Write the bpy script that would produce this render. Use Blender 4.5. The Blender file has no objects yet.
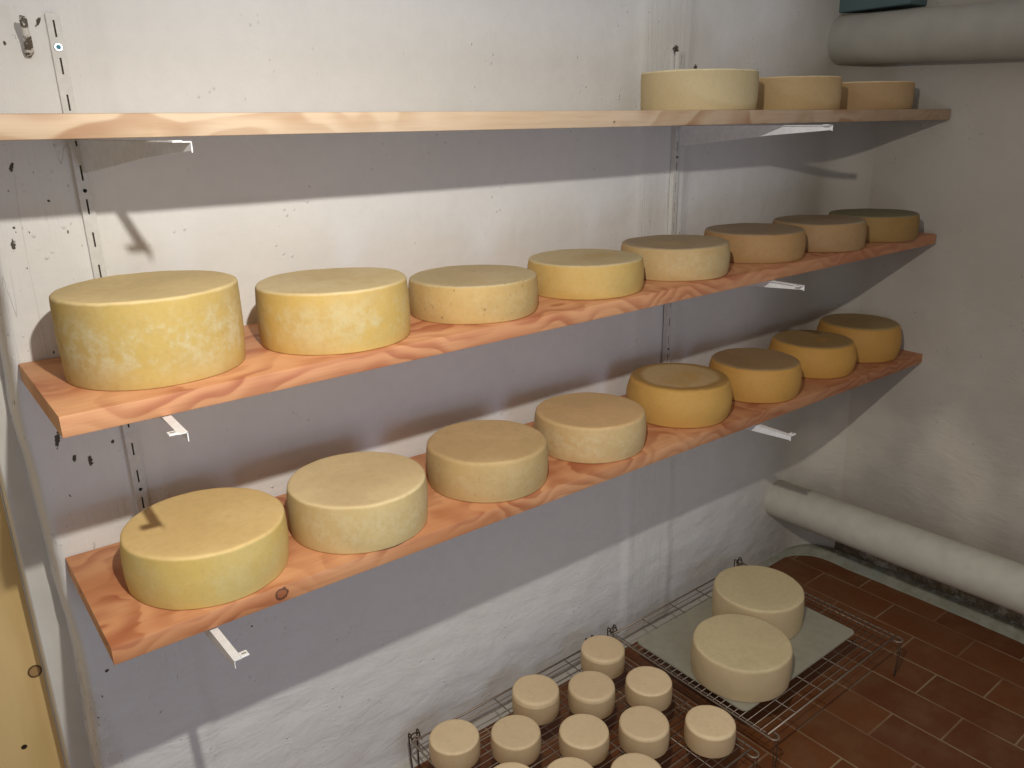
import bpy, bmesh, math, random
from mathutils import Vector, Matrix, noise
random.seed(7)
PI = math.pi
scn = bpy.context.scene
COL = scn.collection

# ------------------------------------------------------------------ helpers
def link(name, me, mat=None, parent=None):
    o = bpy.data.objects.new(name, me)
    COL.objects.link(o)
    if mat is not None:
        for m in (mat if isinstance(mat, (list, tuple)) else [mat]):
            me.materials.append(m)
    if parent is not None:
        o.parent = parent
    return o

def obj(name, bm, mat=None, parent=None, smooth=None):
    bmesh.ops.recalc_face_normals(bm, faces=bm.faces)
    me = bpy.data.meshes.new(name)
    bm.to_mesh(me); bm.free()
    if smooth is not None:
        me.polygons.foreach_set('use_smooth', [True] * len(me.polygons))
        if smooth > 0:
            try:
                me.set_sharp_from_angle(angle=math.radians(smooth))
            except Exception:
                pass
    return link(name, me, mat, parent)

def empty(name, loc, rz=0):
    o = bpy.data.objects.new(name, None)
    COL.objects.link(o); o.location = loc; o.rotation_euler = (0, 0, rz)
    o.empty_display_size = .02
    return o

def tag(o, label=None, cat=None, group=None, kind=None):
    if label: o['label'] = label
    if cat: o['category'] = cat
    if group: o['group'] = group
    if kind: o['kind'] = kind
    return o

def add_box(bm, lo, hi, bev=0, seg=2, M=None):
    lo = Vector(lo); hi = Vector(hi)
    c = (lo + hi) / 2; s = hi - lo
    r = bmesh.ops.create_cube(bm, size=1, matrix=Matrix.Translation(c) @ Matrix.Diagonal((s.x, s.y, s.z, 1)))
    vs = r['verts']
    if bev:
        es = list({e for v in vs for e in v.link_edges})
        rb = bmesh.ops.bevel(bm, geom=es, offset=bev, segments=seg, profile=.5, affect='EDGES')
        vs = list({v for f in rb['faces'] for v in f.verts} | {v for v in vs if v.is_valid})
    if M is not None:
        bmesh.ops.transform(bm, matrix=M, verts=[v for v in vs if v.is_valid])
    return vs

def tube(bm, pts, r, n=8, closed=False, cap=True):
    pts = [Vector(p) for p in pts]
    N = len(pts); rings = []
    up = None
    for i, p in enumerate(pts):
        if closed:
            d = (pts[(i + 1) % N] - pts[i - 1]).normalized()
        else:
            d = (pts[min(i + 1, N - 1)] - pts[max(i - 1, 0)]).normalized()
        if up is None:
            a = Vector((0, 0, 1)) if abs(d.z) < .9 else Vector((1, 0, 0))
            u = d.cross(a).normalized()
        else:
            u = (up - d * up.dot(d)).normalized()
        up = u
        v = d.cross(u)
        rr = r[i] if isinstance(r, (list, tuple)) else r
        rings.append([bm.verts.new(p + rr * (math.cos(2 * PI * k / n) * u + math.sin(2 * PI * k / n) * v)) for k in range(n)])
    m = N if closed else N - 1
    for i in range(m):
        a, b = rings[i], rings[(i + 1) % N]
        for k in range(n):
            try: bm.faces.new((a[k], a[(k + 1) % n], b[(k + 1) % n], b[k]))
            except ValueError: pass
    if cap and not closed:
        bm.faces.new(rings[0]); bm.faces.new(list(reversed(rings[-1])))

def fb(p, sc, oct=3, off=(0, 0, 0)):
    v = Vector((p[0] * sc + off[0], p[1] * sc + off[1], p[2] * sc + off[2]))
    s = 0; a = 1; t = 0
    for i in range(oct):
        s += a * noise.noise(v); t += a; a *= .5; v = v * 2.03
    return s / t

def sstep(a, b, x):
    t = max(0., min(1., (x - a) / (b - a)))
    return t * t * (3 - 2 * t)

# ------------------------------------------------------------------ node helpers
class NT:
    def __init__(s, name, rough=.8, spec=.3):
        s.m = bpy.data.materials.new(name); s.m.use_nodes = True
        s.t = s.m.node_tree; s.n = s.t.nodes; s.l = s.t.links
        s.b = s.n['Principled BSDF']
        s.b.inputs['Roughness'].default_value = rough
        s.b.inputs['Specular IOR Level'].default_value = spec
        s.tc = s.n.new('ShaderNodeTexCoord')
        s.co = s.tc.outputs['Object']
    def _in(s, sock, v):
        if v is None: return
        if isinstance(v, bpy.types.NodeSocket): s.l.new(v, sock)
        else:
            if isinstance(v, (tuple, list)) and len(v) == 3 and sock.type == 'RGBA': v = (*v, 1)
            sock.default_value = v
    def mapping(s, scale=(1, 1, 1), rot=(0, 0, 0), loc=(0, 0, 0), src=None):
        n = s.n.new('ShaderNodeMapping'); s._in(n.inputs['Vector'], src or s.co)
        n.inputs['Scale'].default_value = scale; n.inputs['Rotation'].default_value = rot; n.inputs['Location'].default_value = loc
        return n.outputs[0]
    def noise(s, scale, detail=3, rough=.5, src=None, dist=0, color=False):
        n = s.n.new('ShaderNodeTexNoise'); s._in(n.inputs['Vector'], src or s.co)
        n.inputs['Scale'].default_value = scale; n.inputs['Detail'].default_value = detail
        n.inputs['Roughness'].default_value = rough; n.inputs['Distortion'].default_value = dist
        return n.outputs['Color' if color else 'Fac']
    def voro(s, scale, feat='F1', src=None, rand=1):
        n = s.n.new('ShaderNodeTexVoronoi'); s._in(n.inputs['Vector'], src or s.co); n.feature = feat
        n.inputs['Scale'].default_value = scale; n.inputs['Randomness'].default_value = rand
        return n.outputs['Distance']
    def math(s, op, a, b=None, c=None, clamp=False):
        n = s.n.new('ShaderNodeMath'); n.operation = op; n.use_clamp = clamp
        s._in(n.inputs[0], a); s._in(n.inputs[1], b); s._in(n.inputs[2], c)
        return n.outputs[0]
    def vmath(s, op, a, b=None):
        n = s.n.new('ShaderNodeVectorMath'); n.operation = op
        s._in(n.inputs[0], a); s._in(n.inputs[1], b)
        return n.outputs['Value' if op in ('LENGTH', 'DISTANCE', 'DOT_PRODUCT') else 'Vector']
    def ramp(s, f, a, b, lo=0., hi=1., smooth=True):
        n = s.n.new('ShaderNodeMapRange'); n.interpolation_type = 'SMOOTHSTEP' if smooth else 'LINEAR'
        s._in(n.inputs['Value'], f)
        n.inputs['From Min'].default_value = a; n.inputs['From Max'].default_value = b
        n.inputs['To Min'].default_value = lo; n.inputs['To Max'].default_value = hi
        return n.outputs[0]
    def mix(s, f, a, b, mode='MIX'):
        n = s.n.new('ShaderNodeMix'); n.data_type = 'RGBA'; n.blend_type = mode
        s._in(n.inputs['Factor'], f); s._in(n.inputs['A'], a); s._in(n.inputs['B'], b)
        for k in n.inputs:
            pass
        return n.outputs['Result']
    def mixc(s, f, a, b, mode='MIX'):
        n = s.n.new('ShaderNodeMix'); n.data_type = 'RGBA'; n.blend_type = mode
        s._in(n.inputs[0], f); s._in(n.inputs[6], a); s._in(n.inputs[7], b)
        return n.outputs[2]
    def xyz(s, src=None):
        n = s.n.new('ShaderNodeSeparateXYZ'); s._in(n.inputs[0], src or s.co); return n.outputs
    def comb(s, x, y, z):
        n = s.n.new('ShaderNodeCombineXYZ'); s._in(n.inputs[0], x); s._in(n.inputs[1], y); s._in(n.inputs[2], z); return n.outputs[0]
    def bump(s, h, strength=.5, dist=.01, normal=None):
        n = s.n.new('ShaderNodeBump'); s._in(n.inputs['Height'], h)
        n.inputs['Strength'].default_value = strength; n.inputs['Distance'].default_value = dist
        if normal is not None: s.l.new(normal, n.inputs['Normal'])
        s.l.new(n.outputs[0], s.b.inputs['Normal']); return n.outputs[0]
    def col(s, c): s._in(s.b.inputs['Base Color'], c)
    def rough(s, c): s._in(s.b.inputs['Roughness'], c)

# ------------------------------------------------------------------ fitted numbers
CAM = dict(x=-.2583, y=-1.3878, z=-.0116, p=.3122, yaw=.6624, r=-.0193, f=797.72)
LIGHT = (-.0127, -1.0616, .2601)
FL = -1.48                      # floor height
XW = 2.15                       # right wall
SH = {1: dict(z=.0146, d=.3102, s=.0001, f=.0077, x0=-.75, x1=2.140),
      2: dict(z=-.3409, d=.3232, s=.005, f=-.0071, x0=-.1308, x1=2.130),
      3: dict(z=-.679, d=.3142, s=-.0077, f=.0033, x0=-.1242, x1=2.180)}
TH = .0284
def shz(i, x, y): return SH[i]['z'] + SH[i]['s'] * x + SH[i]['f'] * y

# ------------------------------------------------------------------ materials
def plaster_mat(name, base, warm, posts=False, mould=False):
    t = NT(name, .75, .25)
    x, y, z = t.xyz()
    big = t.noise(2.2, 3)
    fine = t.noise(34, 5, .6)
    c = t.mixc(t.ramp(big, .35, .65), base, warm)
    c = t.mixc(t.ramp(fine, .3, .75, 0, .22), c, tuple(v * .84 for v in base))
    # trowel strokes, stretched along a diagonal
    ms = t.mapping(scale=(7, 7, 19), rot=(0, math.radians(24), 0))
    strokes = t.math('ADD', t.math('MULTIPLY', t.noise(1.5, 6, .6, src=ms, dist=1.1), .6), t.math('MULTIPLY', t.noise(13, 5, .6, dist=.5), .5))
    lowz = t.ramp(z, -.55, -1.15, .35, 1.0)
    h = t.math('MULTIPLY', strokes, lowz)
    h = t.math('ADD', h, t.math('MULTIPLY', fine, .22))
    lumps = t.voro(60)
    lump = t.ramp(lumps, .0, .22, 1, 0)
    lm = t.math('MULTIPLY', lump, t.ramp(t.noise(11, 3), .56, .64))
    h = t.math('ADD', h, t.math('MULTIPLY', lm, .6))
    if posts:
        # painted wooden posts: vertical brush lines, cracks and chips of missing paint
        def band(a, b, w=.012):
            return t.math('MULTIPLY', t.ramp(x, a - w, a + w), t.ramp(x, b - w, b + w, 1, 0))
        pl = band(-.3, .045); pr = band(1.235, 1.41)
        pm = t.math('MAXIMUM', pl, pr)
        vs = t.noise(1, 4, .6, src=t.mapping(scale=(75, 75, 3.0)), dist=.3)
        h = t.math('ADD', h, t.math('MULTIPLY', t.math('MULTIPLY', vs, pm), .5))
        c = t.mixc(t.math('MULTIPLY', pm, .15), c, (.74, .73, .69))
        # chips
        ch = t.noise(1, 3, .65, src=t.mapping(scale=(85, 85, 38)))
        zone = t.noise(5.5, 2, .5)
        chips = t.math('MULTIPLY', t.ramp(ch, .665, .69), t.ramp(zone, .47, .56))
        leftm = t.ramp(x, -.085, .0, 1, .35)
        chips = t.math('MULTIPLY', t.math('MULTIPLY', chips, pl), leftm)
        # vertical hairline cracks
        cr = t.noise(1, 2, .5, src=t.mapping(scale=(16, 16, 1.1)), dist=.2)
        crack = t.math('MULTIPLY', t.ramp(t.math('ABSOLUTE', t.math('SUBTRACT', cr, .5)), .0, .0022, 1, 0),
                       t.math('MULTIPLY', pm, t.ramp(t.noise(6, 2), .56, .62)))
        dark = t.math('MAXIMUM', chips, t.math('MULTIPLY', crack, .22))
        # individual spots of bare wood
        for (px, pz, rx, rz, tilt) in SPOTS:
            dx = t.math('SUBTRACT', x, px); dz = t.math('SUBTRACT', z, pz)
            ca, sa = math.cos(tilt), math.sin(tilt)
            u = t.math('DIVIDE', t.math('ADD', t.math('MULTIPLY', dx, ca), t.math('MULTIPLY', dz, sa)), rx)
            v = t.math('DIVIDE', t.math('SUBTRACT', t.math('MULTIPLY', dz, ca), t.math('MULTIPLY', dx, sa)), rz)
            rr = t.math('SQRT', t.math('ADD', t.math('MULTIPLY', u, u), t.math('MULTIPLY', v, v)))
            rr = t.math('ADD', rr, t.math('MULTIPLY', t.math('SUBTRACT', t.noise(190, 3, .7), .5), 2.6))
            dark = t.math('MAXIMUM', dark, t.ramp(rr, .8, 1.0, 1, 0))
        c = t.mixc(dark, c, (.10, .085, .065))
        h = t.math('SUBTRACT', h, t.math('MULTIPLY', dark, .7))
        # dirt at the foot of the left post
        dm = t.math('MULTIPLY', t.ramp(t.math('ADD', t.math('MULTIPLY', x, 6.0), z), -1.60, -1.78), t.ramp(x, .12, .02))
        dm = t.math('MULTIPLY', dm, t.ramp(t.noise(30, 4, .7), .35, .6))
        c = t.mixc(t.math('MULTIPLY', dm, .35), c, (.50, .42, .31))
        sp = t.math('MULTIPLY', t.ramp(t.noise(130, 2), .69, .72), dm)
        c = t.mixc(sp, c, (.04, .035, .03))
        # grime and blue-green mould low in the corner
        gm = t.math('MULTIPLY', t.ramp(z, -1.36, -1.46), t.ramp(x, 1.80, 1.98))
        gmn = t.math('MULTIPLY', gm, t.ramp(t.noise(24, 4, .75), .42, .56))
        c = t.mixc(t.math('MULTIPLY', gmn, .8), c, (.11, .14, .13))
        lowd = t.math('MULTIPLY', t.ramp(z, -1.22, -1.46), t.ramp(t.noise(6, 4, .6), .35, .7))
        c = t.mixc(t.math('MULTIPLY', lowd, .35), c, (.42, .36, .27))
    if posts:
        c = t.mixc(t.ramp(t.math('ADD', x, t.math('MULTIPLY', t.math('SUBTRACT', big, .5), .35)), 1.62, 2.06), c, (.49, .455, .39))  # wall colour dimmed toward the right corner, painting the light's falloff
    if mould:
        gm = t.math('MULTIPLY', t.ramp(z, -1.29, -1.35), t.ramp(t.noise(17, 5, .75), .30, .52))
        c = t.mixc(t.math('MULTIPLY', gm, .92), c, (.105, .075, .038))
        gm2 = t.math('MULTIPLY', t.ramp(z, -1.33, -1.42), t.ramp(t.noise(38, 4, .8), .50, .58))
        c = t.mixc(t.math('MULTIPLY', gm2, .55), c, (.24, .19, .11))
    light_lift = t.math('MULTIPLY', t.ramp(t.noise(2.6, 3), .38, .66), t.math('MULTIPLY', t.ramp(z, -.2, -1.1), t.ramp(z, -1.34, -1.28)))
    light_lift = t.math('MULTIPLY', light_lift, t.ramp(x, 1.75, 2.1))
    c = t.mixc(t.math('MULTIPLY', light_lift, .85), c, (.74, .675, .56))  # colour lifted low by the right corner in place of stronger light
    t.col(c)
    t.bump(h, .5, .010)
    return t.m

# x, z, half width, half height, tilt of the bare spots on the wall behind
SPOTS = [(-.087, -.055, .0028, .008, -.25), (-.105, -.165, .003, .008, 0), (-.100, -.475, .004, .013, -.2), (-.082, -.512, .003, .006, -.2),
         (-.060, -.522, .0035, .010, 0), (-.022, -.50, .003, .004, 0), (-.0175, .143, .0025, .008, -.5), (-.005, -.79, .002, .004, 0),
         (-.075, .135, .002, .003, 0), (-.065, .112, .002, .003, 0), (1.352, .158, .011, .011, 0), (1.412, .112, .005, .005, 0), (1.432, .118, .006, .009, -.4),
         (-.098, -.915, .004, .003, 0), (.165, -.945, .002, .002, 0), (-.048, -.105, .002, .002, 0), (-.03, -.152, .0015, .003, 0), (-.1, -.14, .002, .002, 0)]

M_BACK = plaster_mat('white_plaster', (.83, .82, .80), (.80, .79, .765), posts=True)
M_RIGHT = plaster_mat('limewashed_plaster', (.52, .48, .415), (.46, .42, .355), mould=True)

def paint_mat(name, c0, rough=.5, spec=.4, bump=.15, sc=60):
    t = NT(name, rough, spec)
    n = t.noise(sc, 4)
    t.col(t.mixc(t.ramp(n, .3, .7), c0, tuple(v * .9 for v in c0)))
    t.bump(n, bump, .002)
    return t.m
M_PIPE = paint_mat('painted_pipe', (.58, .555, .46), .6, .3, .25, 22)
M_PIPE2 = paint_mat('dusty_pipe_paint', (.42, .40, .345), .7, .25, .25, 16)
M_TEAL = paint_mat('dark_teal', (.10, .16, .16), .6, .3, .2, 20)
M_RAIL = paint_mat('cream_enamel', (.72, .71, .675), .5, .5, .05, 90)
M_BRK = paint_mat('white_enamel', (.84, .85, .85), .35, .5, .03, 90)
t = NT('painted_hole_shade', .9, .1); t.col((.03, .028, .025)); M_DARK = t.m
t = NT('rail_inside', .8, .2); t.col((.16, .135, .10)); M_SLOT = t.m
t = NT('bright_zinc', .3, .5); t.b.inputs['Metallic'].default_value = 1; t.col((.75, .82, .88)); M_ZINC = t.m
t = NT('blue_plug', .5, .4); t.col((.05, .25, .38)); M_PLUG = t.m
t = NT('chromed_wire', .42, .4); t.b.inputs['Metallic'].default_value = .6
t.col(t.mixc(t.noise(80, 2), (.26, .21, .16), (.38, .31, .24))); M_WIRE = t.m
t = NT('dark_leg_wire', .6, .3); t.b.inputs['Metallic'].default_value = .4; t.col((.09, .06, .04)); M_LEG = t.m  # leg wire made darker than the rails so the legs hardly show
M_STRIP = paint_mat('old_white_gloss', (.74, .72, .66), .5, .4, .2, 12)
M_TRAY = paint_mat('grey_board', (.37, .35, .265), .45, .5, .03, 40)

RINGS = 40
def wood_mat(name, pale, mid, dark, knots, seed=0, red=None, rough=.5):
    t = NT(name, rough, .35)
    x, y, z = t.xyz()
    off = (seed * 3.1, seed * 1.7, seed * .9)
    # heartwood rings seen lengthwise, bent by slow noise
    wob = t.noise(1, 2, .5, src=t.mapping(scale=(2.9, 4.5, 4.5), loc=off))
    cy = t.math('ADD', t.math('ADD', y, .235), t.math('MULTIPLY', t.math('SUBTRACT', wob, .5), .30))
    cz = t.math('ADD', t.math('ADD', z, .055 + .01 * seed), t.math('MULTIPLY', t.math('SUBTRACT', t.noise(1, 2, .5, src=t.mapping(scale=(5.2, 4, 4), loc=(off[1], off[0], 1))), .5), .22))
    r = t.math('SQRT', t.math('ADD', t.math('MULTIPLY', cy, cy), t.math('MULTIPLY', cz, cz)))
    for (kx, ky, kz, kr) in knots:
        d = t.vmath('LENGTH', t.vmath('SUBTRACT', t.comb(t.math('MULTIPLY', x, .45), y, z), (kx * .45, ky, kz)))
        g = t.math('POWER', 2.718, t.math('MULTIPLY', t.math('MULTIPLY', d, d), -1 / (kr * 1.7) ** 2))
        r = t.math('ADD', r, t.math('MULTIPLY', g, kr * 1.3))
    ph = t.math('MULTIPLY', r, RINGS)
    ph = t.math('ADD', ph, t.math('MULTIPLY', t.noise(1, 2, .5, src=t.mapping(scale=(7, 22, 22))), 1.2))
    fr = t.math('FRACT', ph)
    ring = t.math('MULTIPLY', t.ramp(fr, .10, .80), t.ramp(fr, .84, 1.0, 1, 0))
    ring = t.math('MULTIPLY', ring, t.ramp(t.noise(1, 2, .5, src=t.mapping(scale=(4, 11, 11), loc=(2, seed, 7))), .30, .58))
    fibre = t.noise(1, 4, .6, src=t.mapping(scale=(9, 190, 190)))
    patch = t.noise(1, 3, .5, src=t.mapping(scale=(3.2, 9, 9), loc=(seed, 4, 2)))
    c = t.mixc(t.ramp(patch, .35, .68), pale, mid)
    c = t.mixc(t.math('MULTIPLY', ring, t.ramp(patch, .32, .62, .22, .95)), c, dark)
    c = t.mixc(t.ramp(fibre, .4, .8, 0, .22), c, tuple(v * .75 for v in dark))
    c = t.mixc(t.ramp(t.math('ADD', x, t.math('MULTIPLY', t.math('SUBTRACT', wob, .5), 1.2)), .7, 1.9, 0, .5), c, tuple(v * .62 for v in dark))  # board colour darkened toward the far end in place of weaker light
    for (kx, ky, kz, kr) in knots:
        d = t.vmath('LENGTH', t.vmath('SUBTRACT', t.co, (kx, ky, kz)))
        d = t.math('ADD', d, t.math('MULTIPLY', t.math('SUBTRACT', t.noise(110, 3), .5), kr * .9))
        core = t.ramp(d, kr * .5, kr * .68, 1, 0)
        rim = t.math('MULTIPLY', t.ramp(d, kr * .5, kr * .72), t.ramp(d, kr * .8, kr * 1.05, 1, 0))
        c = t.mixc(t.math('MULTIPLY', core, .75), c, tuple(v * .7 for v in dark))
        c = t.mixc(t.math('MULTIPLY', rim, .9), c, (.09, .035, .02))
    t.col(c)
    t.bump(t.math('ADD', fibre, t.math('MULTIPLY', ring, .4)), .12, .001)
    return t.m

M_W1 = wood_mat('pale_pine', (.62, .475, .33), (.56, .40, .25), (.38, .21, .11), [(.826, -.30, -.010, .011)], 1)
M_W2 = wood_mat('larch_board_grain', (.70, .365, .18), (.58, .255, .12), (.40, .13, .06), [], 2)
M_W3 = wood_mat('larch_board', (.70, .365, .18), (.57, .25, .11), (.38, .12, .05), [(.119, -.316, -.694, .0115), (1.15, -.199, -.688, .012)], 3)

def plywood():
    t = NT('pale_plywood', .55, .3)
    x, y, z = t.xyz()
    n = t.noise(1, 4, .5, src=t.mapping(scale=(14, 14, 2.2)), dist=.4)
    c = t.mixc(t.ramp(n, .35, .7), (.82, .60, .28), (.70, .50, .21))
    for (kx, kz, kr) in ((-.194, -.981, .013),):
        d = t.vmath('LENGTH', t.comb(t.math('SUBTRACT', x, kx), 0., t.math('MULTIPLY', t.math('SUBTRACT', z, kz), .9)))
        rim = t.math('MULTIPLY', t.ramp(d, kr * .6, kr * .8), t.ramp(d, kr * .85, kr, 1, 0))
        c = t.mixc(t.ramp(d, kr * .7, kr * .9, .7, 0), c, (.34, .19, .09))
        c = t.mixc(rim, c, (.10, .05, .02))
    d = t.vmath('LENGTH', t.comb(t.math('SUBTRACT', x, -.239), 0., t.math('SUBTRACT', z, -1.132)))
    c = t.mixc(t.ramp(d, .0045, .006, 1, 0), c, (.03, .02, .01))
    t.col(c); t.bump(n, .1, .002)
    return t.m
M_PLY = plywood()

def tile_mat():
    t = NT('terracotta_tile', .5, .4)
    x, y, z = t.xyz()
    # running bond: rows step in x, long joints run along y
    rw = .1212; ln = .2445; g = .0036
    u = t.math('DIVIDE', t.math('SUBTRACT', x, 1.918), rw)
    row = t.math('FLOOR', u)
    par = t.math('MULTIPLY', t.math('FLOOR', t.math('MULTIPLY', row, .5)), 2)
    odd = t.math('SUBTRACT', row, par)                # 0 for the row starting at 1.918, 1 for the next
    v = t.math('DIVIDE', t.math('ADD', t.math('ADD', y, .154), t.math('MULTIPLY', odd, ln / 2)), ln)
    fu = t.math('FRACT', u); fv = t.math('FRACT', v)
    wb = t.math('MULTIPLY', t.math('SUBTRACT', t.noise(14, 3), .5), .010)
    du = t.math('MULTIPLY', t.math('MINIMUM', fu, t.math('SUBTRACT', 1., fu)), rw)
    dv = t.math('MULTIPLY', t.math('MINIMUM', fv, t.math('SUBTRACT', 1., fv)), ln)
    d = t.math('ADD', t.math('MINIMUM', du, dv), t.math('MULTIPLY', wb, .12))
    joint = t.ramp(d, g * .55, g * .8, 1, 0)
    wn = t.n.new('ShaderNodeTexWhiteNoise'); wn.noise_dimensions = '3D'
    t.l.new(t.comb(row, t.math('FLOOR', v), 0.), wn.inputs['Vector'])
    c = t.mixc(wn.outputs['Value'], (.18, .058, .016), (.135, .041, .012))
    c = t.mixc(t.ramp(t.noise(9, 5, .65), .35, .75, 0, .6), c, (.20, .10, .045))
    c = t.mixc(t.ramp(t.noise(80, 3), .6, .8, 0, .4), c, (.09, .04, .02))
    dirt = t.ramp(t.noise(6, 3), .35, .6, .35, 1)
    c = t.mixc(t.math('MULTIPLY', joint, dirt), c, (.31, .205, .12))
    t.col(c)
    t.rough(t.ramp(t.noise(22, 3), .3, .7, .42, .62))
    t.bump(t.math('SUBTRACT', t.math('MULTIPLY', t.noise(40, 3), .25), joint), .4, .002)
    return t.m
M_TILE = tile_mat()

def cove_mat():
    t = NT('cement_skirting', .8, .2)
    n = t.noise(22, 5, .7)
    c = t.mixc(t.ramp(n, .35, .65), (.27, .26, .19), (.35, .34, .27))
    x, y, z = t.xyz()
    dk = t.math('MULTIPLY', t.ramp(z, -1.466, -1.455), t.ramp(t.noise(30, 4, .75), .38, .52))
    c = t.mixc(t.math('MULTIPLY', dk, .8), c, (.10, .085, .05))
    bl = t.math('MULTIPLY', t.ramp(t.noise(11, 3), .5, .65), .35)
    c = t.mixc(bl, c, (.20, .25, .25))
    c = t.mixc(t.ramp(x, 1.95, 1.6), c, (.56, .53, .47))
    t.col(c); t.bump(n, .5, .004)
    return t.m
M_COVE = cove_mat()

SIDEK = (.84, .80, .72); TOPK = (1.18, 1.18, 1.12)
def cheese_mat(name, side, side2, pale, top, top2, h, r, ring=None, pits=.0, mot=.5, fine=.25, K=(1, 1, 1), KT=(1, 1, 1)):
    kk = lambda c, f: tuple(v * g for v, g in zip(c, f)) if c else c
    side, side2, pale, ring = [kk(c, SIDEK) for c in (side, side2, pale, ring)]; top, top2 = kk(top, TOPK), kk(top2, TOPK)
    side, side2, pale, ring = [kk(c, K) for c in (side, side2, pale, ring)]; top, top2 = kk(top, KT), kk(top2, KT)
    t = NT(name, .62, .25)
    t.b.inputs['Subsurface Weight'].default_value = 0
    x, y, z = t.xyz()
    loc = (random.random() * 9, random.random() * 9, random.random() * 9)
    src = t.mapping(loc=loc)
    big = t.noise(9, 3, .55, src=src)
    med = t.noise(38, 4, .6, src=src)
    fin = t.noise(150, 3, .6, src=src)
    zf = t.math('DIVIDE', z, h)
    cs = t.mixc(t.ramp(big, .35, .65), side, side2)
    midband = t.math('MULTIPLY', t.ramp(zf, .05, .45), t.ramp(zf, .62, .95, 1, 0))
    pm = t.math('MULTIPLY', t.ramp(t.math('ADD', t.math('ADD', t.math('MULTIPLY', med, .35), t.math('MULTIPLY', t.noise(85, 5, .7, src=src), .4)), t.math('MULTIPLY', big, .25)), .44, .60), t.math('ADD', t.math('MULTIPLY', midband, .75), .25))
    cs = t.mixc(t.math('MULTIPLY', pm, mot), cs, pale)
    cs = t.mixc(t.ramp(fin, .45, .8, 0, fine), cs, tuple(v * .72 for v in side2))
    big2 = t.noise(7, 3, .5, src=t.mapping(loc=(loc[1], loc[0], 3)))
    ct = t.mixc(t.ramp(big2, .38, .62), top, top2)
    ct = t.mixc(t.ramp(t.noise(75, 4, .7, src=src), .42, .75, 0, .35), ct, tuple(v * .78 for v in top2))
    rad = t.math('SQRT', t.math('ADD', t.math('MULTIPLY', x, x), t.math('MULTIPLY', y, y)))
    rad = t.math('ADD', rad, t.math('MULTIPLY', t.math('SUBTRACT', big, .5), r * .18))
    if ring:
        ct = t.mixc(t.ramp(rad, r * .66, r * .80, 0, .9), ct, ring)
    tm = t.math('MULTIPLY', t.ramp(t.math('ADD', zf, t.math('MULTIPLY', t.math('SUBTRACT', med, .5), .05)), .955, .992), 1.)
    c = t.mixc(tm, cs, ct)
    hgt = t.math('ADD', t.math('MULTIPLY', med, .5), t.math('MULTIPLY', fin, .35))
    if pits:
        pv = t.ramp(t.voro(95, src=t.mapping(loc=loc, scale=(1, 1, .8))), .12, .3, 1, 0)
        pv = t.math('MULTIPLY', pv, t.ramp(t.noise(18, 2, src=src), .5, .62))
        c = t.mixc(t.math('MULTIPLY', pv, pits), c, tuple(v * .45 for v in side2))
        hgt = t.math('SUBTRACT', hgt, t.math('MULTIPLY', pv, pits))
    t.col(c)
    t.bump(hgt, .3, .0022)
    return t.m

# ------------------------------------------------------------------ the room shell
POSTS = lambda x: max(sstep(.075, .045, x), .45 * sstep(1.205, 1.255, x) * sstep(1.435, 1.395, x))
def wall_off(p, n, lean=0):
    """how far the plaster stands in from its plane"""
    o = .0035 * fb(p, 2.6, 3) + .0018 * fb(p, 9, 3, (5, 1, 2))
    if p[2] < -.5:
        o += .0035 * sstep(-.5, -1.1, p[2]) * fb((p[0] * 1 + p[2] * .5, p[1], p[2] * 2.2), 10, 3, (2, 7, 1))
    return o

def edge_x(z):
    pts = [(-1.5, -.143), (-1.1, -.140), (-.99, -.134), (-.88, -.131), (-.72, -.1375), (-.56, -.140), (-.44, -.145), (-.335, -.140), (-.235, -.134), (0, -.132), (.8, -.135)]
    for (a, xa), (b, xb) in zip(pts, pts[1:]):
        if z <= b:
            t = sstep(a, b, z); return xa + (xb - xa) * t + .0015 * fb((z, 0, 0), 22, 2)
    return pts[-1][1]

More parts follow.
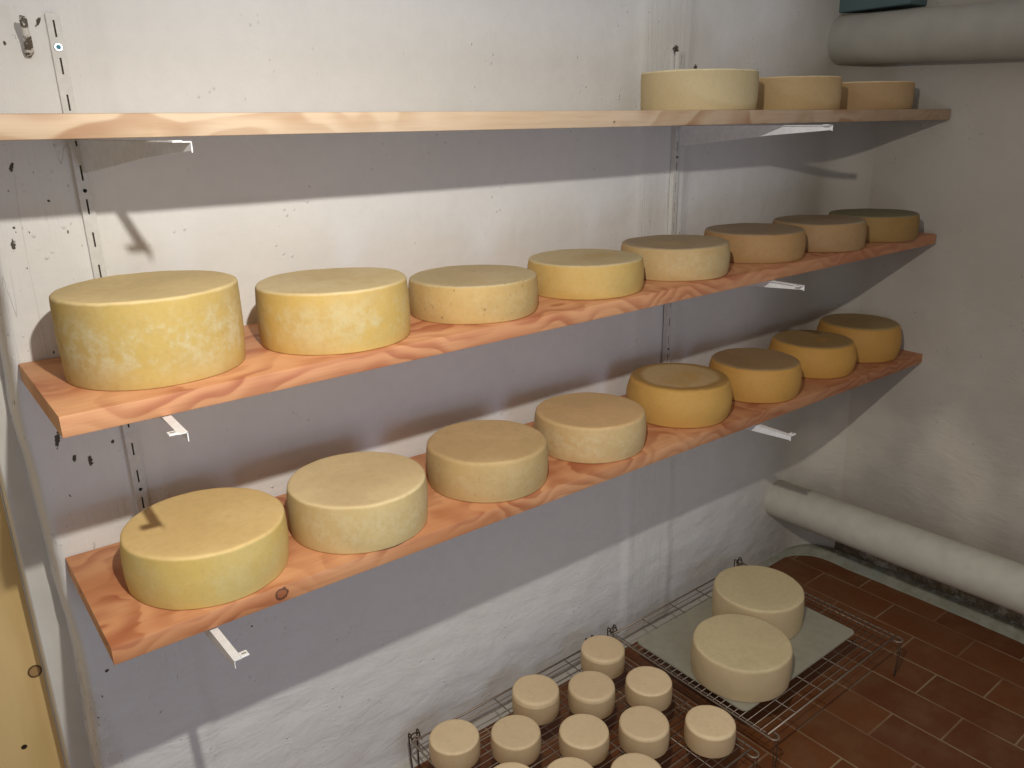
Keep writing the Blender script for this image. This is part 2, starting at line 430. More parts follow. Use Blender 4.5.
def build_back():
    bm = bmesh.new()
    zs = [-1.50 + .011 * i for i in range(int(2.3 / .011) + 1)]
    R = .10
    path = []           # (x or None for edge relative, y, normal)
    prof = [('e', .108, -.002), ('e', .08, 0), ('e', .05, 0), ('e', .025, .0005), ('e', .012, .0018), ('e', .005, .0048), ('e', .0012, .0095), ('e', -.0002, .016)]
    xs = []
    xx = -.138 + .026
    while xx < XW - R:
        xs.append(xx); xx += .011
    xs.append(XW - R)
    cols = []
    for z in zs:
        ex = edge_x(z); col = []
        for (_, y, dx) in prof:
            p = Vector((ex + dx, y, z)); col.append(p)
        for x in xs:
            d = .0085 * (1 - POSTS(x))
            near_edge = sstep(-.12, -.08, x)
            p = Vector((x, d, z))
            o = wall_off((x, 0, z), None) * near_edge
            # swollen seams beside the posts
            for sx in (.052, 1.232, 1.412):
                g = math.exp(-((x - sx + .012 * fb((0, sx, z), 5, 3)) / .011) ** 2)
                o += g * (.0006 + .0026 * sstep(-.8, -1.1, z) + .0032 * fb((sx, 3, z), 14, 3)) * (.4 + .6 * sstep(-.5, -1.0, z))
            p.y -= max(-.002, o) if x < 1.8 else o
            p.y = max(p.y, -.0022) if -1.2 < z else p.y
            col.append(p)
        for k in range(1, 13):
            a = PI / 2 * k / 12
            p = Vector((XW - R + R * math.sin(a), .0085 * (1 - k / 12) - R + R * math.cos(a), z))
            n = Vector((-math.sin(a), -math.cos(a), 0))
            p += n * wall_off((p.x, p.y, z), None); p.x += right_lean(z) * k / 12
            col.append(p)
        cols.append([bm.verts.new(p) for p in col])
    for a, b in zip(cols, cols[1:]):
        for i in range(len(a) - 1):
            bm.faces.new((a[i], a[i + 1], b[i + 1], b[i]))
    bmesh.ops.recalc_face_normals(bm, faces=bm.faces)
    o = obj('wall_back', bm, M_BACK, smooth=0)
    tag(o, kind='structure')

def right_lean(z):
    return .026 * sstep(-.3, -.7, z) + .012 * sstep(-.8, -1.3, z)

def build_right():
    bm = bmesh.new()
    zs = [-1.50 + .023 * i for i in range(101)]
    ys = [-.100 - .0232 * i for i in range(88)]
    cols = []
    for z in zs:
        cols.append([bm.verts.new((XW + right_lean(z) - wall_off((XW, y, z), None), y, z)) for y in ys])
    for a, b in zip(cols, cols[1:]):
        for i in range(len(a) - 1):
            bm.faces.new((a[i], a[i + 1], b[i + 1], b[i]))
    tag(obj('wall_right', bm, M_RIGHT, smooth=0), kind='structure')

build_back(); build_right()

bm = bmesh.new()
add_box(bm, (-1.6, -2.6, FL - .06), (2.4, .5, FL))
tag(obj('floor', bm, M_TILE), kind='structure')

# cement cove that rounds the foot of both walls
bm = bmesh.new()
pth = []
for i in range(60):
    pth.append((-.13 + i * (2.02 + .13) / 59, 0, 0))
for k in range(1, 9):
    a = PI / 2 * k / 8
    pth.append((2.02 + .13 * math.sin(a) , -.13 + .13 * math.cos(a), a))
for i in range(1, 60):
    pth.append((2.15 + .01 * min(1, i / 15), -.13 - i * .032, PI / 2))
rings = []
for i, (px, py, a) in enumerate(pth):
    n = Vector((math.sin(a), math.cos(a), 0))       # towards the wall
    w = (.010 + .020 * math.sin(a)) * (1 + .25 * fb((px, py, 0), 9, 2))
    hh = (.016 + .006 * math.sin(a)) * (1 + .35 * fb((px, py, 4), 7, 2))
    base = Vector((px, py, FL))
    back = .03
    sec = [(-w * .0 - w, 0.0005), (-w * .72, .006), (-w * .45, hh * .38), (-w * .12, hh * .75), (back * .4, hh), (back, hh)]
    rings.append([bm.verts.new(base + n * (u + .0) + Vector((0, 0, v))) for u, v in sec])
for a, b in zip(rings, rings[1:]):
    for k in range(len(a) - 1):
        bm.faces.new((a[k], a[k + 1], b[k + 1], b[k]))
tag(obj('baseboard_back', bm, M_COVE, smooth=0), kind='structure')

# return at the left: narrow white strip and the plywood door behind it
bm = bmesh.new()
zs = [-1.5 + .03 * i for i in range(78)]
cols = []
for z in zs:
    e = -.1795 + .0015 * fb((z, 9, 0), 5, 2)
    cols.append([bm.verts.new((x, y, z)) for x, y in ((e, .26), (e, .20), (e, .15), (e + .0008, .112), (e + .003, .1085), (e + .008, .108), (-.15, .108), (-.10, .108))])
for a, b in zip(cols, cols[1:]):
    for k in range(len(a) - 1):
        bm.faces.new((a[k], a[k + 1], b[k + 1], b[k]))
tag(obj('trim_1', bm, M_STRIP, smooth=30), kind='structure')
bm = bmesh.new()
add_box(bm, (-1.05, .187, FL + .004), (-.1815, .207, .75), .001, 1)
tag(obj('door_1', bm, M_PLY), kind='structure')

# ------------------------------------------------------------------ peeled stump of a peg on the left post
t = NT('peeling_paint', .7, .3)
n = t.noise(70, 4, .7)
c = t.mixc(t.ramp(n, .47, .53), (.76, .75, .71), (.13, .11, .085)); t.col(c); t.bump(n, .6, .003); M_PEEL = t.m
bm = bmesh.new()
pts = [(-.0375, .004, .0985), (-.038, -.012, .1005), (-.0385, -.021, .108), (-.040, -.030, .118), (-.0415, -.038, .129), (-.0430, -.042, .139), (-.0432, -.040, .1435)]
tube(bm, pts, [.005, .0062, .0058, .0048, .0046, .0050, .0035], 12)
for v in bm.verts: v.co += Vector([.0020 * noise.noise(v.co * 160 + Vector((k * 7, 0, 0))) for k in range(3)])
tag(obj('wall_peg', bm, M_PEEL, smooth=0), 'small peeling white stub on the wall left of the slotted rail, near the top', 'wall peg')

# ------------------------------------------------------------------ pipes
def pipe(name, xa, za, sz, r, mat, label, y0=.02, y1=-2.1):
    bm = bmesh.new()
    pts = [(xa, y0 + (y1 - y0) * i / 40, za - sz * (y0 + (y1 - y0) * i / 40)) for i in range(41)]
    tube(bm, pts, r, 40)
    for v in bm.verts:
        d = .0015 * fb(v.co, 7, 2); c = Vector((xa, v.co.y, za - sz * v.co.y)); n = (v.co - c)
        if n.length > 1e-4: v.co += n.normalized() * d
    o = obj(name, bm, mat, smooth=40)
    tag(o, label, 'pipe')
    return o
pipe('wall_pipe', 1.965, -1.234, .015, .064, M_PIPE, 'thick white painted pipe low along the right wall above the tiles')
pipe('wall_pipe', 2.082, .2115, -.034, .0685, M_PIPE2, 'thick whitewashed pipe high along the right wall, at the top of the picture')
bm = bmesh.new()
add_box(bm, (2.055, -.20, .284), (2.17, .01, .40), .004)  # plain block for an unidentified dark area above the high pipe
tag(obj('teal_block', bm, M_TEAL), 'dark blue-green block above the high pipe in the corner', 'box')

# ------------------------------------------------------------------ shelves
def board(i, mat, label):
    s = SH[i]; bm = bmesh.new()
    d = s['d']; nx = 60
    y0, y1 = -.0035, -d; b = .0016
    sec = [(y0, 0), (y1 + b, 0), (y1 + b * .3, -b * .3), (y1, -b), (y1, -TH + b), (y1 + b * .3, -TH + b * .3), (y1 + b, -TH), (y0, -TH)]
    rings = []
    for k in range(nx + 1):
        x = s['x0'] + (s['x1'] - s['x0']) * k / nx
        w = .0008 * fb((x, i, 0), 4, 2)
        rings.append([bm.verts.new((x, y + (w if y < -.1 else 0), shz(i, x, y) + z)) for y, z in sec])
    n = len(sec)
    for a, b_ in zip(rings, rings[1:]):
        for k in range(n):
            bm.faces.new((a[k], a[(k + 1) % n], b_[(k + 1) % n], b_[k]))
    bm.faces.new(rings[0]); bm.faces.new(list(reversed(rings[-1])))
    o = obj('shelf_board', bm, mat, smooth=35)
    tag(o, label, 'shelf', 'wooden shelf boards on the wall')
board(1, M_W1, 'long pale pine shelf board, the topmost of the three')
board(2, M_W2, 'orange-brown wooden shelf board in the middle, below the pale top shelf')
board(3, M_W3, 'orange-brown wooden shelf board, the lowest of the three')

# slotted uprights: bent channel with slots and screw holes
def upright(x0, lean, screws, label):
    root = empty('shelf_upright', (x0, 0, -.84))
    zt = .153 + .84; W = .0092; D = .0105; th = .0016
    def X(z): return lean * (z - (.1336 + .84))
    bm = bmesh.new()
    # face plate as strips between the slots, so every slot is a real hole
    ks = range(-0, 20)
    slots = [(.1336 + .84 - .05 * k, .0112, .0013) for k in ks if .1336 + .84 - .05 * k > .02]
    zs = [0]
    for (zc, hz, hx) in sorted(slots): zs += [zc - hz, zc + hz]
    zs.append(zt)
    yF = -D
    def quadbox(xa, xb, za, zb, ya=yF, yb=yF + th):
        vs = []
        for z in (za, zb):
            for (x, y) in ((xa, ya), (xb, ya), (xb, yb), (xa, yb)):
                vs.append(bm.verts.new((x + X(z), y, z)))
        for f in ((0, 1, 2, 3), (7, 6, 5, 4), (0, 4, 5, 1), (1, 5, 6, 2), (2, 6, 7, 3), (3, 7, 4, 0)):
            bm.faces.new([vs[k] for k in f])
    for i in range(len(zs) - 1):
        if i % 2 == 0: quadbox(-W, W, zs[i], zs[i + 1])
        else:
            quadbox(-W, -.0013, zs[i], zs[i + 1]); quadbox(.0013, W, zs[i], zs[i + 1])
    quadbox(-W, -W + th, 0, zt, yF + th, 0.002); quadbox(W - th, W, 0, zt, yF + th, 0.002)
    obj('rail', bm, M_RAIL, root)
    bm = bmesh.new(); quadbox(-W + th, W - th, .002, zt - .002, -.0035, -.0015)
    obj('rail_back', bm, M_SLOT, root)
    for (zc, kind) in screws:
        z = zc + .84; bm = bmesh.new()
        r = .0030 if kind == 'hole' else .0066
        res = bmesh.ops.create_cone(bm, cap_ends=True, segments=24, radius1=r, radius2=r * .8, depth=.0016,
                                    matrix=Matrix.Translation((X(z), yF - .0006, z)) @ Matrix.Rotation(PI / 2, 4, 'X'))
        if kind == 'screw':
            s = obj('screw', bm, M_ZINC, root, 40); s['label'] = 'bright screw head with a blue plug'
            bm = bmesh.new()
            bmesh.ops.create_cone(bm, cap_ends=True, segments=16, radius1=.0034, radius2=.0028, depth=.0012,
                                  matrix=Matrix.Translation((X(z), yF - .0018, z)) @ Matrix.Rotation(PI / 2, 4, 'X'))
            obj('screw_recess', bm, M_PLUG, s, 40)
        else:
            s = obj('screw', bm, M_DARK, root, 40)  # screw hole drawn as a dark disc, its inner shade put into the colour
    tag(root, label, 'shelf rail', 'slotted shelf uprights')
upright(0, -.007, [(.109, 'screw'), (-.0925, 'hole'), (-.591, 'hole')], "white slotted metal rail at the left, with a bright screw near its top")
upright(1.3565, .0048, [(-.0925, 'hole'), (-.591, 'hole')], "white slotted metal rail on the wall at the right, behind the cheeses")

# brackets
def bracket(side, i, x0, bx, L, tab, label):
    zt = shz(i, x0, -.2) - TH - .0026
    ang = math.atan2(bx, L)
    root = empty('shelf_bracket', (x0, -.012, zt), ang)
    root.rotation_euler = (math.atan(SH[i]['f']) * 1.0, 0, ang)
    Ln = math.hypot(L - .012, bx)
    bm = bmesh.new(); w = .0058; th = .0014
    # angle section: narrow top flange and one tapering web on the side away from the end stop
    add_box(bm, (-w, -Ln, -th), (w, 0, 0))
    sx = -tab
    xa, xb = sorted((sx * w, sx * (w - th)))
    prof = [(0, 0), (0, -.048), (-.03, -.046), (-Ln * .62, -.022), (-Ln + .004, -.0105), (-Ln + .0005, -.0125), (-Ln, -.0125), (-Ln, 0)]
    va = [bm.verts.new((xa, y, z - .0002)) for y, z in prof]; vb = [bm.verts.new((xb, y, z - .0002)) for y, z in prof]
    bm.faces.new(va); bm.faces.new(list(reversed(vb)))
    for k in range(len(prof)):
        bm.faces.new((va[k], va[(k + 1) % len(prof)], vb[(k + 1) % len(prof)], vb[k]))
    obj('arm', bm, M_BRK, root)
    # end stop: a flat slotted ear to one side of the tip
    bm = bmesh.new()
    xa, xb = (w - .001, w + .011) if tab > 0 else (-w - .011, -w + .001)
    add_box(bm, (xa, -Ln, -th), (xb, -Ln + .013, .0012), .0006, 1)
    obj('end_tab', bm, M_BRK, root)
    bm = bmesh.new()
    xm = (xa + xb) / 2
    add_box(bm, (xm - .0035, -Ln + .0055, .0008), (xm + .0035, -Ln + .0075, .0016))
    obj('end_slot', bm, M_SLOT, root)
    tag(root, label, 'shelf bracket', 'white metal shelf brackets')
bracket('l', 1, 0, .045, .398, -1, 'white metal bracket under the left end of the top shelf')
bracket('l', 2, 0.002, -.0126, .401, -1, 'white metal bracket tip poking out under the left end of the middle shelf')
bracket('l', 3, 0.005, .0101, .4044, 1, 'white metal bracket tip poking out under the left end of the lowest shelf')
bracket('r', 1, 1.3565, .0342, .4045, -1, 'white metal bracket under the right part of the top shelf')
bracket('r', 2, 1.3565, -.021, .4051, -1, 'white metal bracket tip poking out under the right part of the middle shelf')
bracket('r', 3, 1.3565, -.0092, .407, 1, 'white metal bracket tip poking out under the right part of the lowest shelf')

# ------------------------------------------------------------------ cheeses
def cheese(name, x, y, z, r, h, mat, label, group, bulge=.02, bev=.006, seed=0, topdip=.0, n=96, cat='cheese', taper=0.):
    bm = bmesh.new()
    prof = [(0, 0.0005), (r * .5, .0002), (r * .9, 0)]
    rb = r * (1 - bulge); bl = bev * .45      # the lower rim is sharper than the upper
    k = 6
    for j in range(k + 1):                       # lower rim
        a = PI / 2 * j / k
        prof.append((rb - bl + bl * math.sin(a), bl - bl * math.cos(a)))
    m = 12
    for j in range(1, m):
        t_ = j / m; zz = bl + (h - bev - bl) * t_
        prof.append((rb + (r - rb) * math.sin(PI * t_) ** (.8), zz))
    for j in range(k + 1):
        a = PI / 2 * j / k
        prof.append((rb - bev + bev * math.cos(a), h - bev + bev * math.sin(a)))
    for f in (.93, .8, .6, .35, .12): prof.append(((rb - bev) * f, h - topdip * (1 - f ** 2)))
    prof.append((0, h - topdip))
    rings = []
    for (rr, zz) in prof:
        if rr <= 0:
            rings.append([bm.verts.new((0, 0, zz))]); continue
        ring = []
        for s in range(n):
            a = 2 * PI * s / n
            rx = rr + taper * r * (zz / h - .5) * (rr / r)
            p = Vector((rx * math.cos(a), rx * math.sin(a), zz))
            q = p + Vector((seed * 3.7, seed * 1.3, seed * 2.1))
            wv = 1 if rr > rb * .85 else rr / rb
            rad = (.0022 * fb(q, 8, 2) + .0011 * fb(q, 30, 3)) * min(1, wv) * (r / .12)
            u = Vector((math.cos(a), math.sin(a), 0))
            p += u * rad
            if zz > h * .5:
                p.z += (.0022 * fb(q, 7, 2, (4, 0, 0)) + .0007 * fb(q, 40, 2)) * sstep(h * .5, h * .8, zz) * (r / .12)
            ring.append(bm.verts.new(p))
        rings.append(ring)
    for a, b in zip(rings, rings[1:]):
        if len(a) == 1:
            for s in range(n): bm.faces.new((a[0], b[(s + 1) % n], b[s]))
        elif len(b) == 1:
            for s in range(n): bm.faces.new((a[s], a[(s + 1) % n], b[0]))
        else:
            for s in range(n): bm.faces.new((a[s], a[(s + 1) % n], b[(s + 1) % n], b[s]))
    o = obj(name, bm, mat, smooth=0)
    o.location = (x, y, z)
    o.rotation_euler = (0, 0, 0)
    tag(o, label, cat, group)
    return o

YEL = ((.74, .53, .20), (.70, .50, .20), (.80, .68, .42))
GA, GB, GC = 'cheese wheels on the top shelf', 'cheese wheels on the middle shelf', 'cheese wheels on the lowest shelf'
# key: x, y, r, h, side, side2, pale, top, top2, ring, pits, mot, bulge, bev, topdip, taper, label
A = [
 (1.243, -.16, .127, .0815, (.78, .66, .42), (.74, .62, .38), (.80, .70, .50), (.72, .62, .42), (.70, .6, .4), None, 0, .3, .012, .006, 0, 0, 'pale cream wheel of cheese on the top shelf, leftmost and largest of its three'),
 (1.592, -.16, .120, .075, (.70, .52, .29), (.66, .48, .26), (.72, .56, .36), (.6, .45, .28), (.55, .42, .25), None, 0, .3, .012, .006, 0, 0, 'tan wheel of cheese in the middle of the three on the top shelf'),
 (1.945, -.165, .118, .069, (.64, .45, .25), (.60, .41, .22), (.66, .5, .32), (.6, .45, .28), (.55, .42, .25), None, 0, .3, .012, .006, 0, 0, 'brownish wheel of cheese on the top shelf, rightmost of its three'),
]
B = [
 (.030, -.170, .1245, .1205, (.74, .54, .19), (.70, .51, .21), (.80, .71, .47), (.56, .43, .235), (.50, .385, .21), None, .0, .85, .02, .005, .002, .02, 'tallest yellow wheel of cheese with white mottled side, left end of the middle shelf'),
 (.306, -.195, .1220, .0950, (.78, .55, .19), (.74, .53, .22), (.80, .69, .42), (.54, .44, .28), (.50, .395, .225), None, .0, .7, .025, .006, .002, 0, 'tall golden wheel of cheese, second from the left on the middle shelf'),
 (.586, -.196, .1190, .0660, (.70, .50, .22), (.64, .45, .20), (.74, .60, .36), (.50, .40, .25), (.45, .355, .20), None, .6, .5, .03, .006, .002, 0, "yellow-brown cheese with pitted side, third from left on the middle shelf"),
 (.871, -.193, .1190, .0660, (.76, .55, .23), (.74, .51, .20), (.76, .60, .34), (.53, .43, .26), (.47, .375, .22), None, .1, .3, .03, .007, .002, 0, "flat golden cheese with a light top, fourth from left on the middle shelf"),
 (1.145, -.196, .1205, .0690, (.72, .53, .28), (.66, .48, .25), (.76, .64, .42), (.42, .32, .20), (.37, .28, .175), None, .2, .6, .03, .007, .002, 0, "flat beige cheese with a brown top, fourth from right on the middle shelf"),
 (1.452, -.187, .1215, .0680, (.66, .44, .22), (.62, .40, .20), (.68, .50, .30), (.36, .27, .17), (.33, .24, .15), None, .2, .4, .03, .007, .001, 0, 'flat tan wheel of cheese, third from the right on the middle shelf'),
 (1.700, -.210, .1170, .0705, (.64, .44, .23), (.58, .39, .20), (.66, .5, .32), (.36, .28, .18), (.32, .24, .15), None, .1, .5, .03, .007, .001, 0, 'flat dull brown wheel of cheese, second from the right on the middle shelf'),
 (1.955, -.222, .1190, .0680, (.62, .42, .17), (.55, .36, .14), (.64, .47, .24), (.28, .24, .14), (.24, .20, .12), None, 0, .3, .03, .007, .001, 0, 'olive-brown wheel of cheese with a dark top, right end of the middle shelf'),
]
Cc = [
 (.054, -.187, .1245, .0840, (.76, .58, .22), (.72, .58, .27), (.78, .68, .42), (.60, .45, .23), (.57, .41, .20), None, 0, .45, .03, .007, .002, 0, 'pale yellow wheel of cheese with a speckled rim, left end of the lowest shelf'),
 (.318, -.197, .1230, .0850, (.75, .60, .31), (.70, .55, .28), (.80, .70, .46), (.60, .48, .29), (.54, .42, .25), None, 0, .7, .03, .007, .002, 0, 'pale creamy yellow wheel of cheese, second from the left on the lowest shelf'),
 (.607, -.193, .1215, .0810, (.68, .50, .24), (.62, .46, .23), (.72, .58, .34), (.50, .36, .20), (.44, .31, .165), None, .2, .5, .035, .009, .001, 0, 'dull beige-brown wheel of cheese, third from the left on the lowest shelf'),
 (.893, -.189, .1230, .0790, (.74, .56, .30), (.66, .47, .23), (.78, .66, .42), (.54, .37, .20), (.48, .34, .18), None, 0, .7, .035, .009, .001, 0, "beige cheese with an orange-tinged top, fourth from left on the lowest shelf"),
 (1.200, -.180, .1270, .0940, (.74, .48, .17), (.72, .46, .16), (.74, .52, .24), (.52, .38, .20), (.46, .33, .16), (.46, .29, .10), 0, .25, .075, .017, .003, 0, "rounded orange-yellow cheese, pale centre on top, fourth from right on lowest shelf"),
 (1.483, -.196, .1190, .0880, (.70, .44, .155), (.67, .41, .14), (.70, .48, .22), (.38, .255, .125), (.34, .22, .105), None, 0, .2, .065, .015, .002, 0, "rounded amber cheese with a brown top, third from right on lowest shelf"),
 (1.782, -.178, .1190, .0880, (.70, .43, .14), (.66, .40, .125), (.70, .47, .20), (.40, .27, .12), (.35, .235, .10), None, 0, .2, .08, .017, .002, 0, 'rounded deep yellow wheel of cheese, second from the right on the lowest shelf'),
 (2.028, -.180, .1210, .1020, (.68, .42, .14), (.64, .385, .12), (.68, .46, .2), (.36, .26, .125), (.32, .22, .10), None, 0, .2, .075, .018, .002, 0, 'tall rounded amber wheel of cheese, right end of the lowest shelf'),
]
W1 = (1, 1, 1)
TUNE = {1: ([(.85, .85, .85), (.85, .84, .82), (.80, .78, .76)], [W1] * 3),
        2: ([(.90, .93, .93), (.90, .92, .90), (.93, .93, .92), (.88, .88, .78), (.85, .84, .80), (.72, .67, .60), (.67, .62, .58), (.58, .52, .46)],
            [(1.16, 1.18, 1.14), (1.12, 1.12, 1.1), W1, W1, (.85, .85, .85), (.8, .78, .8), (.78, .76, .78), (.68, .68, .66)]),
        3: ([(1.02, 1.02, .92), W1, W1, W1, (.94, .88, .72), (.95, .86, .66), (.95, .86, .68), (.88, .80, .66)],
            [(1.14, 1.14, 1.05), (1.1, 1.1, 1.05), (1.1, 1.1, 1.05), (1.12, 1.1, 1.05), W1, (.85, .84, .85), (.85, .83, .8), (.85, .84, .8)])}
for shelf, lst, grp in ((1, A, GA), (2, B, GB), (3, Cc, GC)):
    for i, (x, y, r, h, s1, s2, pl, tp, tp2, ring, pits, mot, bul, bev, dip, tap, lab) in enumerate(lst):
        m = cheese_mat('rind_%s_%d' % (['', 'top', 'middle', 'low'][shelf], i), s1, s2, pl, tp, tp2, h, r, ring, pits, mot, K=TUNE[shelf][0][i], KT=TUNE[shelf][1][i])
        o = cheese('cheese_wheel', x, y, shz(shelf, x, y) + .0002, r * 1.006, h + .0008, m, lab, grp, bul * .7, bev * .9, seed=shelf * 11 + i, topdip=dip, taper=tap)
        o.rotation_euler = (math.atan(SH[shelf]['f']), -math.atan(SH[shelf]['s']), 0)

# ------------------------------------------------------------------ wire racks on the floor
RZ = -1.36
def rack(x0, x1, y0, y1, label):
    """y0 is the front rail (nearer the camera), y1 the rail by the wall"""
    root = empty('wire_rack', ((x0 + x1) / 2, (y0 + y1) / 2, FL))
    ox, oy = root.location.x, root.location.y
    H = RZ - FL
    def P(x, y, z): return (x - ox, y - oy, z)
    def T(bm, pts, r, n=6, closed=False): tube(bm, [P(*p) for p in pts], r, n, closed)
    rf = .0024; rt = .0011
    zf = H - .0045
    # side rails that run past the corners and curl into a loop
    e = .022
    for (sx, dirx) in ((x0, 1), (x1, -1)):
        bm = bmesh.new()
        cr = .0115
        pts = []
        for k in range(0, 11):
            a = PI * k / 10
            pts.append((sx + dirx * (cr + cr * math.cos(a)), y0 - e + .011 - cr * math.sin(a), zf))
        pts = [(sx + dirx * 2 * cr, y0 + .002, zf)] + pts
        back = []
        for k in range(0, 11):
            a = PI * k / 10
            back.append((sx + dirx * (cr - cr * math.cos(a)), y1 + .005 + cr * .7 * math.sin(a), zf + .0))
        back.append((sx + dirx * 2 * cr, y1 - .002, zf))
        T(bm, pts + back, rf, 8)
        obj('side_rail', bm, M_WIRE, root, 0)
    for yy in (y0, y1):
        bm = bmesh.new(); T(bm, [(x0 + .003, yy, zf + .003), (x1 - .003, yy, zf + .003)], rf, 8)
        obj('end_rail', bm, M_WIRE, root, 0)
    bm = bmesh.new()
    ny = 26
    for k in range(1, ny):
        yy = y0 + (y1 - y0) * k / ny
        T(bm, [(x0, yy, H - rt), (x1, yy, H - rt)], rt, 5)
    g = obj('thin_wires', bm, M_WIRE, root, 0)
    for k in range(1, 5):
        xx = x0 + (x1 - x0) * k / 5
        bm = bmesh.new(); T(bm, [(xx, y0, H - 3.2 * rt), (xx, y1, H - 3.2 * rt)], rt * 1.3, 6)
        obj('cross_wire', bm, M_WIRE, root, 0)
    for xx in (x0 + .013, x1 - .013):
        bm = bmesh.new(); T(bm, [(xx, y0 + .01, zf - .004), (xx, y1 - .01, zf - .004)], rt * 1.3, 6)
        obj('brace_wire', bm, M_WIRE, root, 0)
    # folding legs: a long narrow U at every corner, hooked over the rails
    for cx, dx in ((x0, 1), (x1, -1)):
        for cy, dy in ((y0, -1), (y1, 1)):
            bm = bmesh.new()
            lx = cx + dx * .0115; ly = cy + dy * (.014 if dy < 0 else .010)
            if dy > 0:
                w = .010
                pts = [(lx - w, ly - .006, zf + .004)]
                for k in range(9):
                    a = PI * k / 8
                    pts.append((lx - w - .001, ly + .004 - .006 * math.cos(a), zf + .008 + .008 * math.sin(a)))
                pts += [(lx - w, ly + .008, zf * .5), (lx - w * .8, ly + .004, .008)]
                for k in range(7):
                    a = PI + PI * k / 6
                    pts.append((lx + .8 * w * math.cos(a), ly + .003, .0085 + .006 * math.sin(a)))
                pts += [(lx + w, ly + .008, zf * .5)]
                for k in range(9):
                    a = PI - PI * k / 8
                    pts.append((lx + w + .001, ly + .004 - .006 * math.cos(a), zf + .008 + .008 * math.sin(a)))
                pts.append((lx + w, ly - .006, zf + .004))
            else:
                w = .006
                pts = [(lx - w, ly + .006, zf - .002), (lx - w, ly - .004, zf - .006), (lx - w, ly - .005, zf * .5), (lx - w * .8, ly - .003, .008)]
                for k in range(7):
                    a = PI + PI * k / 6
                    pts.append((lx + .8 * w * math.cos(a), ly - .002, .0075 + .005 * math.sin(a)))
                pts += [(lx + w, ly - .005, zf * .5), (lx + w, ly - .004, zf - .006), (lx + w, ly + .006, zf - .002)]
            T(bm, pts, .0018 if dy > 0 else .0013, 7)
            if dy > 0:      # crosswise keeper wire on top of the back corners
                T(bm, [(lx - .014, ly + .002, zf + .006), (lx - .004, ly + .002, zf + .013), (lx + .006, ly + .002, zf + .012), (lx + .015, ly + .002, zf + .004)], .0018, 7)
            obj('leg', bm, M_LEG, root, 0)
    tag(root, label, 'wire rack', 'wire cooling racks on the floor')
rack(1.118, 1.712, -.556, -.056, 'chromed wire cooling rack on the tiles carrying the grey board and two large cheeses')
rack(.473, 1.060, -.558, -.052, 'chromed wire cooling rack on the tiles carrying the small round cheeses')

bm = bmesh.new()
cx0, cx1, cy0, cy1 = 1.138, 1.638, -.482, -.122
pts = []
R = .018
for (cx, cy, a0) in ((cx1 - R, cy1 - R, 0), (cx0 + R, cy1 - R, PI / 2), (cx0 + R, cy0 + R, PI), (cx1 - R, cy0 + R, 3 * PI / 2)):
    for k in range(5):
        a = a0 + PI / 2 * k / 4
        pts.append((cx + R * math.cos(a), cy + R * math.sin(a)))
lo = [bm.verts.new((x, y, 0)) for x, y in pts]; hi = [bm.verts.new((x, y, .004)) for x, y in pts]
bm.faces.new(lo); bm.faces.new(hi)
for k in range(len(pts)): bm.faces.new((lo[k], lo[(k + 1) % len(pts)], hi[(k + 1) % len(pts)], hi[k]))
o = obj('tray_board', bm, M_TRAY, smooth=30); o.location = (0, 0, RZ + .0002)
tag(o, 'flat grey board with rounded corners lying on the right-hand wire rack', 'board')

TZ = RZ + .0044
pale = ((.72, .58, .37), (.68, .55, .34), (.74, .62, .42), (.62, .515, .31), (.58, .475, .285))
for i, (x, y, r, h, lab) in enumerate([
        (1.484, -.265, .1252, .0985, 'large pale cream cheese on the grey board, the back one nearer the wall corner'),
        (1.254, -.379, .1252, .0900, 'large pale cream cheese on the grey board, the front one')]):
    m = cheese_mat('fresh_rind_%d' % i, *pale, h, r, None, 0, .3, .12)
    cheese('cheese_wheel', x, y, TZ, r, h, m, lab, 'large fresh cheeses on the grey board', .018, .008, seed=60 + i, topdip=.001)

S = [(.997, -.140, .059, "small round cheese at the far right end of the back row by the wall"),
     (.874, -.226, .059, "small round cheese directly in front of the rightmost one by the wall"),
     (1.000, -.297, .052, "small round cheese midway along the rack edge facing the other rack"),
     (.761, -.320, .052, 'small round cheese in the very middle of the left rack, ringed by others'),
     (.881, -.391, .056, "small round cheese between the middle one and the one standing apart"),
     (1.000, -.484, .055, 'small round cheese standing apart at the near right corner of its rack'),
     (.759, -.153, .062, 'small round cheese by the wall, second from left along the back row'),
     (.641, -.224, .051, 'small round cheese in front of the back row, between its leftmost and second cheese'),
     (.525, -.148, .052, "leftmost small round cheese, by the corner leg of the rack"),
     (.648, -.399, .052, "small cheese cut off by the picture's bottom edge, middle of three"),
     (.764, -.479, .052, "small cheese cut off by the picture's bottom edge, rightmost of three"),
     (.543, -.332, .052, "small cheese cut off by the picture's bottom edge, leftmost of three")]
sm = ((.72, .55, .34), (.68, .51, .31), (.74, .60, .42), (.70, .54, .34), (.66, .505, .315))
mats = [cheese_mat('small_rind_%d' % k, *[tuple(v * f for v in c) for c in sm], .0505, .057, None, 0, .35, .2) for k, f in enumerate((1, .97, 1.02))]
for i, (x, y, h, lab) in enumerate(S):
    cheese('small_cheese', x, y, RZ + .0002, .0576, h + .001, mats[i % 3], lab, 'small round cheeses on the wire rack', .022, .0070, seed=80 + i, topdip=.0005, n=64)

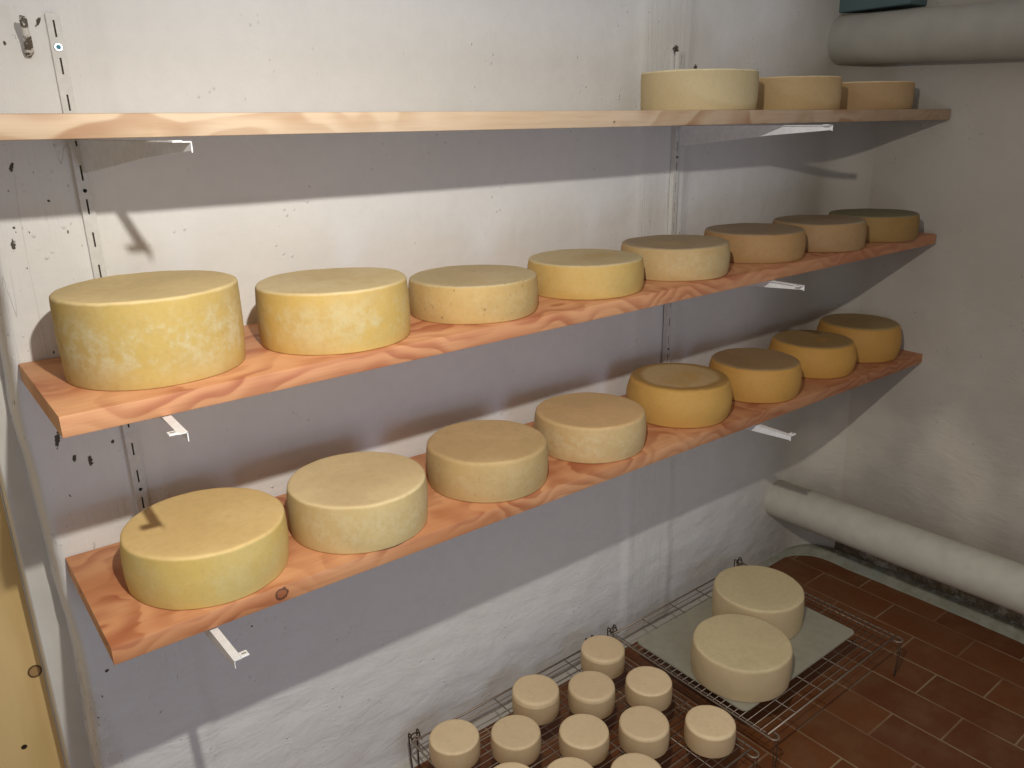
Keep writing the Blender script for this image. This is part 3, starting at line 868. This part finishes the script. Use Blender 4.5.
# ------------------------------------------------------------------ light
def point(name, loc, e, col, r):
    l = bpy.data.lights.new(name, 'POINT'); l.energy = e; l.color = col; l.shadow_soft_size = r
    o = bpy.data.objects.new(name, l); COL.objects.link(o); o.location = loc; return o
l = bpy.data.lights.new('spot_lamp', 'SPOT'); l.energy = 48; l.color = (1, .955, .87); l.shadow_soft_size = .012; l.spot_size = math.radians(150); l.spot_blend = 1  # lamp placed from its shadows; the wide cone is added to shape falloff
o = bpy.data.objects.new('spot_lamp', l); COL.objects.link(o); o.location = LIGHT
o.rotation_euler = (Vector((.9, 0, -1.45)) - o.location).to_track_quat('-Z', 'Y').to_euler()
l = bpy.data.lights.new('cool_fill', 'AREA'); l.shape = 'RECTANGLE'; l.size = .34; l.size_y = .34; l.energy = 3.1; l.color = (.58, .73, 1)  # cool fill from an unseen source, low in front of the shelves
o = bpy.data.objects.new('cool_fill', l); COL.objects.link(o)
o.location = (.50, -1.60, -.58)
o.rotation_euler = (Vector((.4, 0, -.4)) - o.location).to_track_quat('-Z', 'Y').to_euler()

w = bpy.data.worlds.new('room_air'); scn.world = w; w.use_nodes = True
bg = w.node_tree.nodes['Background']; bg.inputs['Color'].default_value = (.83, .80, .80, 1); bg.inputs['Strength'].default_value = .365

# ------------------------------------------------------------------ camera
p, y, r = CAM['p'], CAM['yaw'], CAM['r']
f = Vector((math.sin(y) * math.cos(p), math.cos(y) * math.cos(p), -math.sin(p)))
rt = Vector((math.cos(y), -math.sin(y), 0)); up = rt.cross(f)
Rr = math.cos(r) * rt + math.sin(r) * up; U = -math.sin(r) * rt + math.cos(r) * up
cam = bpy.data.cameras.new('camera'); co = bpy.data.objects.new('camera', cam); COL.objects.link(co)
cam.sensor_width = 36; cam.sensor_fit = 'HORIZONTAL'; cam.lens = CAM['f'] / 1024 * 36; cam.clip_start = .02
co.matrix_world = Matrix(((Rr.x, U.x, -f.x, CAM['x']), (Rr.y, U.y, -f.y, CAM['y']), (Rr.z, U.z, -f.z, CAM['z']), (0, 0, 0, 1)))
scn.camera = co
vs = scn.view_settings
vs.view_transform = 'Standard'; vs.look = 'None'; vs.gamma = 1; vs.use_curve_mapping = False; vs.exposure = 0
